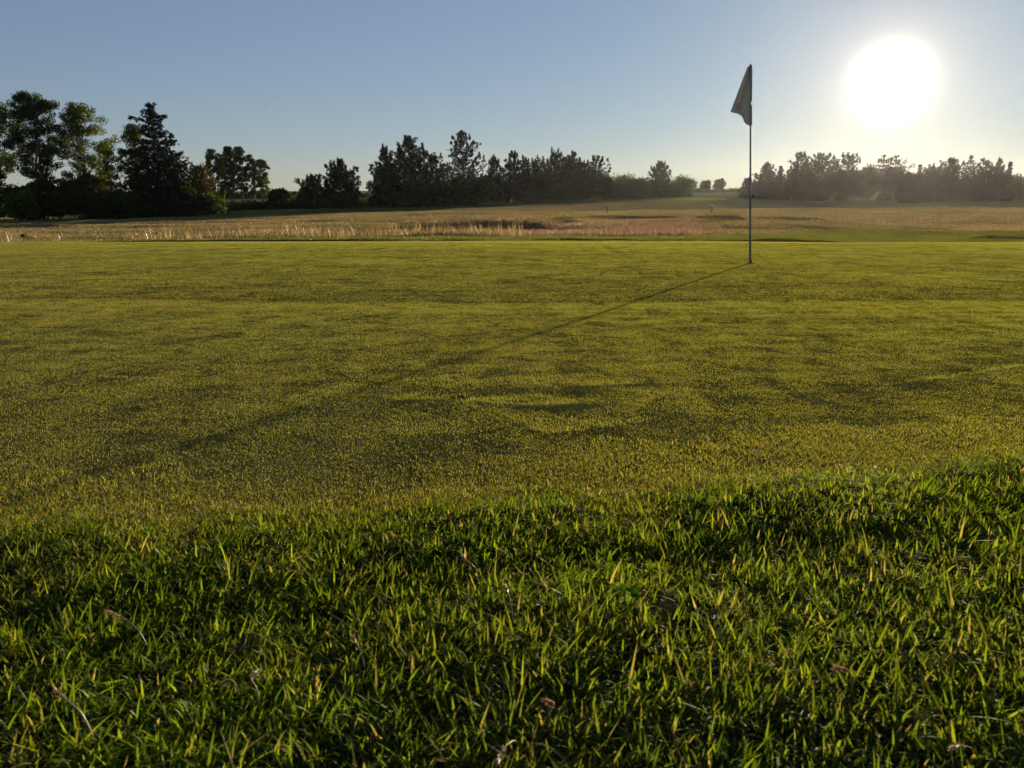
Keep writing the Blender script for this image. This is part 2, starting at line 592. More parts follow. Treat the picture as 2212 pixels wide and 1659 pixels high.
def grid_pts(x0, x1, y0, y1, step, seed, umax=.78, pad=1.0):
    r = RNG(seed)
    gx, gy = np.meshgrid(np.arange(x0, x1, step), np.arange(y0, y1, step))
    p = np.stack([gx.ravel(), gy.ravel()], -1) + r.uniform(-.3 * step, .3 * step, (gx.size, 2))
    p = p[np.abs(p[:, 0]) < umax * np.maximum(p[:, 1], 0) + pad]
    return p


def uni(r, n): return r.random(n)
def mostly(lo, hi, dead): return lambda r, n: np.where(r.random(n) < dead, r.uniform(.86, 1, n), r.uniform(lo, hi, n))


# -- the mown green
M_green = leafy('green_turf', [(0, (.11, .132, .027)), (.45, (.24, .258, .058)), (.85, (.36, .35, .10)), (1, (.42, .31, .13))],
                trans=.55, gloss=.03, grough=.5, tcol=(1.28, 1.2, .42), rnd=.04, patch=(.55, (.28, .22, .04), .3))
near_t = src_coll('near_turf', [blades_tile(7600, .30, (.0035, .0075), .0012, .8, .5, 1, 100 + i, mostly(0, .85, .05), clump=3) for i in range(5)], M_green)
mid_t = src_coll('mid_turf', [blades_tile(3400, .60, (.0045, .008), .0024, .8, .45, 1, 120 + i, mostly(0, .85, .04)) for i in range(4)], M_green)


def in_green(p, m0=.0, m1=0.):
    return (p[:, 1] > near_edge(p[:, 0]) + m0) & (p[:, 1] < far_edge(p[:, 0]) - m1)


r = RNG(1)
p = grid_pts(-5, 5, .8, 4.6, .20, 2); p = p[in_green(p, -.02)]
scatter('green_turf', near_t, p, r.uniform(0, 6.28, len(p)), r.uniform(.9, 1.1, len(p)), 5,
        'closely mown turf of the putting green in the foreground', 'turf', seed=1)
p = grid_pts(-18, 18, 4.3, 17.4, .32, 3, umax=.82, pad=1.5); p = p[in_green(p, 0, .1)]
scatter('far_green_turf', mid_t, p, r.uniform(0, 6.28, len(p)), r.uniform(.9, 1.1, len(p)), 4,
        'closely mown turf of the putting green around and behind the flagstick', 'turf', seed=2)

# -- yellowed collar between green and rough
M_collar = leafy('collar_grass', [(0, (.09, .12, .018)), (.4, (.18, .19, .034)), (.8, (.27, .25, .055)), (1, (.42, .34, .17))],
                 trans=.55, gloss=.015, tcol=(1.25, 1.15, .4), rnd=.15)
coll_t = src_coll('collar', [blades_tile(3200, .24, (.0055, .013), .0012, .9, .6, 2, 140 + i, mostly(.1, .9, .15)) for i in range(4)], M_collar)
p = grid_pts(-5, 5, .5, 4.5, .11, 4)
dd = near_edge(p[:, 0]) - p[:, 1]; p = p[(dd > -.22 - .05 * vnoise(p[:, 0] * 4, p[:, 0] * 0, 3)) & (dd < .08)]
scatter('collar_grass', coll_t, p, r.uniform(0, 6.28, len(p)), r.uniform(.7, 1.15, len(p)), 4,
        'yellowish collar grass where the green meets the rough', 'grass', seed=3)

# -- foreground rough
M_rough = leafy('rough_grass', [(0, (.052, .088, .007)), (.45, (.112, .168, .011)), (.84, (.21, .25, .020)), (.88, (.20, .18, .06)), (1, (.34, .25, .14))],
                trans=.60, gloss=.008, grough=.42, tcol=(1.25, 1.2, .35), rnd=.25, patch=(5.0, (.17, .16, .035), .3))
rough_t = src_coll('rough', [blades_tile(*((500, .20, (.012, .032), .0028, 1.2, .85, 4) if i < 5 else (400, .20, (.018, .044), .0026, 1.5, 1.15, 5)), 160 + i,
                                        mostly(0, .83, .05 if i < 6 else .2), clump=13) for i in range(8)], M_rough)
under_t = src_coll('thatch', [blades_tile(520, .20, (.007, .018), .0024, 1.1, 1.0, 2, 180 + i, mostly(0, .5, .12)) for i in range(3)], M_rough)
p = grid_pts(-3.2, 3.2, -1.2, 4.5, .08, 5, umax=.9, pad=1.6)
dd = near_edge(p[:, 0]) - p[:, 1]; p = p[dd > .02 + .03 * vnoise(p[:, 0] * 6, p[:, 1] * 6, 33)]
dd = near_edge(p[:, 0]) - p[:, 1]
sc = (.50 + .45 * sstep(0.0, .3, dd)) * (1 + .22 * vnoise(p[:, 0] * 5, p[:, 1] * 5, 9)) * r.uniform(.8, 1.2, len(p))
scatter('rough_grass', rough_t, p, r.uniform(0, 6.28, len(p)), sc, 8,
        'longer lush green grass of the rough in the foreground', 'grass', seed=4)
p = grid_pts(-3.2, 3.2, -1.2, 4.5, .085, 6, umax=.9, pad=1.6)
p = p[near_edge(p[:, 0]) - p[:, 1] > .02]
scatter('thatch', under_t, p, r.uniform(0, 6.28, len(p)), r.uniform(.8, 1.2, len(p)), 3,
        'short matted grass down between the blades of the rough', 'grass', seed=5)

# -- fringe behind the green
M_fringe = leafy('fringe_grass', [(0, (.075, .095, .018)), (.6, (.14, .15, .03)), (.86, (.19, .18, .05)), (1, (.36, .27, .12))],
                 trans=.45, gloss=.04, tcol=(1.15, 1.1, .4), rnd=.2, patch=(.5, (.07, .10, .02), .5))
fr_t = src_coll('fringe', [blades_tile(2200, 1.0, (.02, .05), .006, .9, .5, 2, 200 + i, mostly(0, .9, .05)) for i in range(4)], M_fringe)
p = grid_pts(-24, 24, 16.5, 29, .5, 7, umax=.85, pad=2)
fe_ = far_edge(p[:, 0]); pxp = CX + p[:, 0] / p[:, 1] * FWD_H
lim = np.interp(pxp, [0, 500, 1000, 1500, 1650, 1800, 2212], [20.5, 21, 21.5, 22.5, 24, 27, 28.5]) + vnoise(p[:, 0] * .6, p[:, 1] * .3, 6)
p = p[(p[:, 1] > fe_ + .45) & (p[:, 1] < lim)]
scatter('fringe_grass', fr_t, p, r.uniform(0, 6.28, len(p)), r.uniform(.7, 1.3, len(p)), 4,
        'green semi-rough grass in a band behind the putting green', 'grass', seed=6)

# -- dry field sward
M_field = leafy('dry_grass', [(0, (.15, .12, .05)), (.5, (.265, .195, .09)), (.9, (.36, .265, .13)), (1, (.5, .39, .2))],
                trans=.35, gloss=.03, tcol=(1.1, 1.0, .7), rnd=.15, patch=(.12, (.13, .13, .045), .7))
fd_t = src_coll('field', [blades_tile(1500, 2.2, (.03, .09), .022, .8, .5, 2, 220 + i, uni) for i in range(4)], M_field)
p = grid_pts(-62, 62, 20.5, 66, 1.25, 8, umax=.8, pad=2)
pxp = CX + p[:, 0] / p[:, 1] * FWD_H
lim = np.interp(pxp, [0, 500, 1000, 1500, 1650, 1800, 2212], [20.5, 21, 21.5, 22.5, 24, 27, 28.5])
p = p[p[:, 1] > lim - .3]
scatter('dry_field_grass', fd_t, p, r.uniform(0, 6.28, len(p)), r.uniform(.7, 1.3, len(p)), 4,
        'sunlit tan dry grass covering the field beyond the green', 'grass', seed=7)

# -- tall straw grass and purple bents in the hollow
M_straw = leafy('straw_stems', [(0, (.14, .10, .045)), (.75, (.26, .18, .085)), (1, (.58, .46, .25))], trans=.5, gloss=.05, tcol=(1.1, 1.0, .7), rnd=.15)
M_bent = leafy('purple_bents', [(0, (.10, .070, .040)), (.6, (.19, .13, .080)), (1, (.38, .28, .18))], trans=.5, gloss=.04, tcol=(1.1, .95, .8), rnd=.15)
st_t = src_coll('straw', [blades_tile(110, .9, (.16, .42), .009, .35, .15, 3, 240 + i, uni, clump=8, wtip=.6) for i in range(5)], M_straw)
bt_t = src_coll('bents', [blades_tile(240, .9, (.10, .26), .010, .5, .2, 3, 260 + i, uni, clump=4, wtip=.8) for i in range(5)], M_bent)
p = grid_pts(-30, 4, 20, 29, .42, 9, umax=.85, pad=2)
pxp = CX + p[:, 0] / p[:, 1] * FWD_H
dens = sstep(-.25, .45, vnoise(p[:, 0] * .35, p[:, 1] * .5, 91)) * (.35 + .65 * sstep(350, 600, pxp)) * (1 - sstep(1000, 1150, pxp))
p = p[(r.random(len(p)) < dens) & (p[:, 1] < 23.5 + 3 * sstep(500, 800, pxp))]
scatter('straw_grass', st_t, p, r.uniform(0, 6.28, len(p)), r.uniform(.55, 1.15, len(p)), 5,
        'tall pale straw-coloured grass stems along the edge of the dry field', 'grass', seed=8)
p = grid_pts(-6, 14, 21.5, 34, .40, 10, umax=.85, pad=2)
pxp = CX + p[:, 0] / p[:, 1] * FWD_H
p = p[(pxp > 820) & (pxp < 1560) & (r.random(len(p)) < sstep(820, 960, pxp) * (1 - sstep(1430, 1560, pxp)) + .0)]
pxp = CX + p[:, 0] / p[:, 1] * FWD_H
p = p[(p[:, 1] < np.interp(pxp, [800, 1180, 1300, 1560], [28, 29, 34, 34]))]
scatter('purple_grass', bt_t, p, r.uniform(0, 6.28, len(p)), r.uniform(.6, 1.15, len(p)), 5,
        'pinkish brown seeding grass filling the hollow behind the green', 'grass', seed=9)
p = grid_pts(6, 30, 33, 52, 1.1, 11)
pxp = CX + p[:, 0] / p[:, 1] * FWD_H
p = p[(pxp > 1600) & (vnoise(p[:, 0] * .3, p[:, 1] * .5, 19) > .25)]
scatter('pale_tussocks', st_t, p, r.uniform(0, 6.28, len(p)), r.uniform(.35, .8, len(p)), 5,
        'scattered pale tussocks in the brown rough at the right', 'grass', seed=10)

# ------------------------------------------------------------------ trees
M_bark = matte('bark', [(.3, (.045, .034, .026)), (.7, (.11, .085, .062))], 3, .9, .4, 12)
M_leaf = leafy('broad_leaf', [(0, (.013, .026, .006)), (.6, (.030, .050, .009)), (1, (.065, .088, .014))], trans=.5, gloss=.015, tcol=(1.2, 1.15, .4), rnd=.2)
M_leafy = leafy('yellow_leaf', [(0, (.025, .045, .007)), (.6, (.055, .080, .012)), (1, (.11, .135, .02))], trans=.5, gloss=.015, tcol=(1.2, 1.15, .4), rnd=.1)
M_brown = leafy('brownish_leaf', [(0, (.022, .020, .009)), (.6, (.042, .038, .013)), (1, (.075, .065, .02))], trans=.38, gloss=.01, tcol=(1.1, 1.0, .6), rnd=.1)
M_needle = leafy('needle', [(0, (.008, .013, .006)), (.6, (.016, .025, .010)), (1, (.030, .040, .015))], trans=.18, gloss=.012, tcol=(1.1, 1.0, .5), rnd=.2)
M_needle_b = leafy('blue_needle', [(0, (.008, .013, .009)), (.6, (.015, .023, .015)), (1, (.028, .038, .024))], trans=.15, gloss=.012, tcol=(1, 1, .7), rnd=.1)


def tube_np(pts, rad, ns=5):
    pts = np.asarray(pts, float); rad = np.asarray(rad, float)
    t = np.gradient(pts, axis=0); t /= np.linalg.norm(t, axis=1)[:, None] + 1e-9
    a = np.where(np.abs(t[:, 2:3]) > .9, np.array([[1., 0, 0]]), np.array([[0, 0, 1.]]))
    u = np.cross(t, a); u /= np.linalg.norm(u, axis=1)[:, None] + 1e-9
    v = np.cross(t, u)
    th = np.arange(ns) / ns * 2 * np.pi
    V = pts[:, None] + rad[:, None, None] * (np.cos(th)[None, :, None] * u[:, None] + np.sin(th)[None, :, None] * v[:, None])
    k = len(pts)
    i = np.arange(k - 1)[:, None] * ns; j = np.arange(ns)[None]
    Fq = np.stack([i + j, i + (j + 1) % ns, i + ns + (j + 1) % ns, i + ns + j], -1).reshape(-1, 4)
    return V.reshape(-1, 3), Fq


class Geo:
    def __init__(s): s.V = []; s.Q = []; s.T = []; s.t = []; s.n = 0

    def tube(s, pts, rad, ns=5):
        V, Q = tube_np(pts, rad, ns)
        s.V.append(V); s.Q.append(Q + s.n); s.t.append(np.full(len(V), .5)); s.n += len(V)

    def leaves(s, c, size, r, tint=None, flat=0):
        """ragged leaf sprays: small bent quads"""
        m = len(c)
        a = r.normal(size=(m, 3)); a[:, 2] *= (1 - flat); a /= np.linalg.norm(a, axis=1)[:, None]
        b = np.cross(a, r.normal(size=(m, 3))); b /= np.linalg.norm(b, axis=1)[:, None]
        sz = (size * r.uniform(.6, 1.3, m))[:, None]
        v = np.stack([c - a * sz, c + b * sz * .55, c + a * sz, c - b * sz * .55], 1)
        v = v + r.normal(0, .12, v.shape) * sz[:, None]
        s.V.append(v.reshape(-1, 3)); s.Q.append(np.arange(m * 4).reshape(-1, 4) + s.n)
        if tint is None: tint = r.random(m)
        s.t.append(np.repeat(tint, 4)); s.n += 4 * m

    def spikes(s, c, d, ln, wd, r, tint=None):
        m = len(c)
        d = d / (np.linalg.norm(d, axis=1)[:, None] + 1e-9)
        b = np.cross(d, r.normal(size=(m, 3))); b /= np.linalg.norm(b, axis=1)[:, None] + 1e-9
        v = np.stack([c - b * wd[:, None], c + b * wd[:, None], c + d * ln[:, None]], 1)
        s.V.append(v.reshape(-1, 3)); s.T.append(np.arange(m * 3).reshape(-1, 3) + s.n)
        if tint is None: tint = r.random(m)
        s.t.append(np.repeat(tint, 3)); s.n += 3 * m

    def mesh(s, name, mat, smooth=False):
        fl = []
        if s.Q: fl.append(np.concatenate(s.Q))
        if s.T: fl.append(np.concatenate(s.T))
        return np_mesh(name, np.concatenate(s.V), fl, mat, smooth, {'tint': np.concatenate(s.t)})


def place(name, label, cat, group, loc, wood, crown, mat, parts=('trunk', 'crown')):
    o = empty(name, loc)
    tag(o, label, cat, group)
    if wood is not None: link(parts[0], wood.mesh(parts[0], M_bark, True), o)
    link(parts[1], crown.mesh(parts[1], mat), o)
    return o


def unit_ball(r, m):
    v = r.normal(size=(m, 3)); v /= np.linalg.norm(v, axis=1)[:, None]
    return v * (r.random(m) ** (1 / 3))[:, None]


def broadleaf(H, Wd, seed, trunk=.3, stems=2, nclump=70, per=60, leaf=.078, csize=.40, lean=0, top=1.0):
    """open-crowned tree: stems, limbs and separate leaf clumps with sky between"""
    r = RNG(seed); wood = Geo(); cr = Geo()
    z0 = H * trunk; nclump = int(nclump * 1.7); per = int(per * 1.8)
    base = []
    for k in range(stems):
        a = r.uniform(0, 6.28); off = .25 * k
        m = 9; t = np.linspace(0, 1, m)
        sway = np.cumsum(r.normal(0, .05 * Wd / 3, (m, 2)), axis=0)
        pts = np.stack([np.cos(a) * (off * .55 + t ** 1.3 * Wd * .2 * (k > 0)) + sway[:, 0] + lean * t * H,
                        np.sin(a) * (off * .55 + t ** 1.3 * Wd * .2 * (k > 0)) + sway[:, 1], -.15 + t * (H * r.uniform(.82, .95) + .15)], -1)
        wood.tube(pts, (.022 * H ** .9) * (1 - .9 * t) * (1 if k == 0 else .7) * .8 + .008, 6)
        base.append(pts)
    C = []
    while len(C) < nclump:
        t = r.random() ** .8
        prof = math.sin(math.pi * (t * .84 + .10)) ** .75
        a = r.uniform(0, 6.28); q = r.random() ** .55
        rad = Wd / 2 * prof * q * (.8 + .35 * vnoise(np.array([a * 1.3]), np.array([t * 4]), seed)[0])
        C.append((math.cos(a) * rad + lean * (z0 + t * (H - z0)), math.sin(a) * rad, z0 + t * (H - z0) * .97 * top))
    C = np.array(C)
    for c in C:
        b = base[r.integers(0, len(base))]
        want = c[2] - np.hypot(c[0], c[1]) * r.uniform(.7, 1.2) - .2
        i = int(np.clip(np.searchsorted(b[:, 2], want), 1, len(b) - 1))
        p0 = b[i - 1] * .5 + b[i] * .5; p0 = b[i] if r.random() < .5 else p0
        mid = (p0 + c) / 2 + np.array([0, 0, -.12]) * r.uniform(0, 1)
        wood.tube([p0, mid, c], [.012 + .004 * H / 3, .012, .005], 4)
    for c in C:
        s_ = csize * r.uniform(.55, 1.25)
        m = int(per * (s_ / csize) ** 1.6)
        q = unit_ball(r, m) * np.array([s_, s_, s_ * .8])
        tint = np.clip(r.normal(.45 + .25 * r.random(), .2, m), 0, 1)
        cr.leaves(c + q, leaf, r, tint)
        k = max(3, m // 6)
        q = np.clip(r.normal(size=(k, 3)), -1.3, 1.3) * np.array([s_, s_, s_ * .7]) * .85
        cr.leaves(c + q, leaf * .8, r)
    return wood, cr


def pine(H, Wd, seed, z0f=.15, tiers=16, dens=1.0, shape=.8, candle=1.0, droop=0.0, irr=.3, spike=.24, lean=0):
    """pine: whorled limbs that turn up at their ends and carry tufts of needles"""
    r = RNG(seed); wood = Geo(); cr = Geo()
    t = np.linspace(0, 1, 8)
    sway = np.cumsum(r.normal(0, .015 * H / 4, (8, 2)), axis=0)
    tr = np.stack([sway[:, 0] + lean * t * H, sway[:, 1], -.15 + t * (H * .985 + .15)], -1)
    wood.tube(tr, .02 * H * (1 - .93 * t) + .01, 6)
    cs = []; ds = []
    for i in range(tiers):
        f = (i + r.uniform(-.3, .3)) / (tiers - 1); f = min(max(f, 0), .985)
        z = H * (z0f + (1 - z0f) * f)
        rad = Wd / 2 * ((1 - f) ** shape * .94 + .05) * (1 if f > .12 else .72 + 2.3 * f)
        nb = int(4 + 4 * (1 - f) * dens + r.integers(0, 2))
        a0 = r.uniform(0, 6.28)
        for k in range(nb):
            a = a0 + k * 6.283 / nb + r.normal(0, .25)
            Lr = rad * (1 + irr * r.normal()) * r.uniform(.75, 1.08)
            Lr = max(Lr, .12)
            rise = Lr * (.28 + .25 * f - droop) + r.normal(0, .08)
            s = np.linspace(0, 1, 5)
            cxy = np.array([np.interp(z, tr[:, 2], tr[:, 0]), np.interp(z, tr[:, 2], tr[:, 1])])
            pts = np.stack([cxy[0] + np.cos(a) * Lr * s, cxy[1] + np.sin(a) * Lr * s, z + rise * s ** 1.7 - .05 * np.sin(s * 3.1)], -1)
            wood.tube(pts, (.010 + .012 * Lr) * (1 - .8 * s), 4)
            nt_ = int(max(3, Lr * 7 * dens))
            ss = r.uniform(.28 if Lr > .6 else .05, 1.02, nt_)
            c = np.stack([np.interp(ss, s, pts[:, j]) for j in range(3)], -1)
            side = r.normal(0, .05 + .11 * Lr, (nt_, 3)) * np.array([1, 1, .55])
            c = c + side * (1.1 - .5 * ss)[:, None]
            dd = np.stack([np.cos(a) * np.ones(nt_) * .5, np.sin(a) * np.ones(nt_) * .5, .55 * np.ones(nt_) - droop * 1.3], -1) + r.normal(0, .25, (nt_, 3))
            cs.append(c); ds.append(dd)
            if candle:
                cs.append(pts[-1:] + r.normal(0, .04, (2, 3))); ds.append(np.array([[0, 0, 1.0]] * 2) + r.normal(0, .2, (2, 3)))
                if f > .35 and r.random() < .6:
                    hh = r.uniform(.12, .45)
                    m_ = 4
                    cs.append(pts[-1:] + np.stack([np.zeros(m_), np.zeros(m_), np.linspace(.08, hh, m_)], -1) + r.normal(0, .02, (m_, 3)))
                    ds.append(np.array([[0, 0, 1.6]] * m_) + r.normal(0, .15, (m_, 3)))
    # leader and its candles
    nl = 14
    zz = H * .985 - .1 - 1.0 * np.linspace(1, 0, nl) ** 1.3 + .0
    cs.append(np.stack([np.full(nl, tr[-1, 0]), np.full(nl, tr[-1, 1]), zz], -1) + r.normal(0, .03, (nl, 3)))
    ds.append(np.array([[0, 0, 1.]] * nl) + r.normal(0, .25, (nl, 3)))
    c = np.concatenate(cs); d = np.concatenate(ds)
    d /= np.linalg.norm(d, axis=1)[:, None]
    per = 13
    C = np.repeat(c, per, 0) + r.normal(0, .055, (len(c) * per, 3))
    D = np.repeat(d, per, 0) * 1.0 + r.normal(0, .45 if candle else .3, (len(c) * per, 3))
    m = len(C)
    cr.spikes(C, D, spike * r.uniform(.6, 1.25, m), .022 + .022 * r.random(m), r, np.clip(np.repeat(r.random(len(c)), per) * .7 + .3 * r.random(m), 0, 1))
    return wood, cr


def bush(H, Wd, seed, dens=1.0, leaf=.12, conifer=False):
    """a bush clothed to the ground: several stems and a lumpy, ragged mass"""
    r = RNG(seed); wood = Geo(); cr = Geo()
    for k in range(5):
        a = k * 1.256 + r.normal(0, .3); Lr = Wd * .3
        wood.tube([(0, 0, -.15), (math.cos(a) * Lr * .4, math.sin(a) * Lr * .4, H * .35), (math.cos(a) * Lr, math.sin(a) * Lr, H * .72)], [.05, .035, .01], 5)
    lobes = []
    nl = int(14 * dens)
    for k in range(nl):
        a = r.uniform(0, 6.28); q = r.random() ** .5
        z = H * (.22 + .62 * r.random() * (1 - .45 * q))
        lobes.append((math.cos(a) * q * Wd * .36, math.sin(a) * q * Wd * .36, z, r.uniform(.14, .24) * max(Wd, H * .8)))
    for (x, y, z, s_) in lobes:
        m = int(260 * dens)
        v = r.normal(size=(m, 3)); v /= np.linalg.norm(v, axis=1)[:, None]
        q = v * (r.uniform(.55, 1.05, m))[:, None] * np.array([s_, s_, s_ * .85])
        c = np.array([x, y, z]) + q
        c[:, 2] = np.where(c[:, 2] < .02, .02 + .3 * r.random(m), c[:, 2])
        if conifer:
            cr.spikes(c, v * .6 + np.array([0, 0, .7]) + r.normal(0, .3, (m, 3)), .28 * r.uniform(.6, 1.3, m), .04 + .03 * r.random(m), r)
            k = m // 2
            cr.leaves(c[:k], leaf, r)
        else:
            cr.leaves(c, leaf, r, np.clip(r.normal(.5, .25, m), 0, 1))
        k = max(4, m // 14)
        vv = r.normal(size=(k, 3)); vv[:, 2] = np.abs(vv[:, 2]); vv /= np.linalg.norm(vv, axis=1)[:, None]
        tip = np.array([x, y, z]) + vv * s_ * .95
        cr.spikes(tip, vv + np.array([0, 0, .5]), s_ * r.uniform(.2, .5, k), .03 + .03 * r.random(k), r)
    return wood, cr


def foot(px_, D):
    x = (px_ - CX) / FWD_H * D
    return x, D, gz(x, D)


def height_for(px_, top, D):
    x, y, z = foot(px_, D)
    return pix_at(px_, top, D)[2] - z


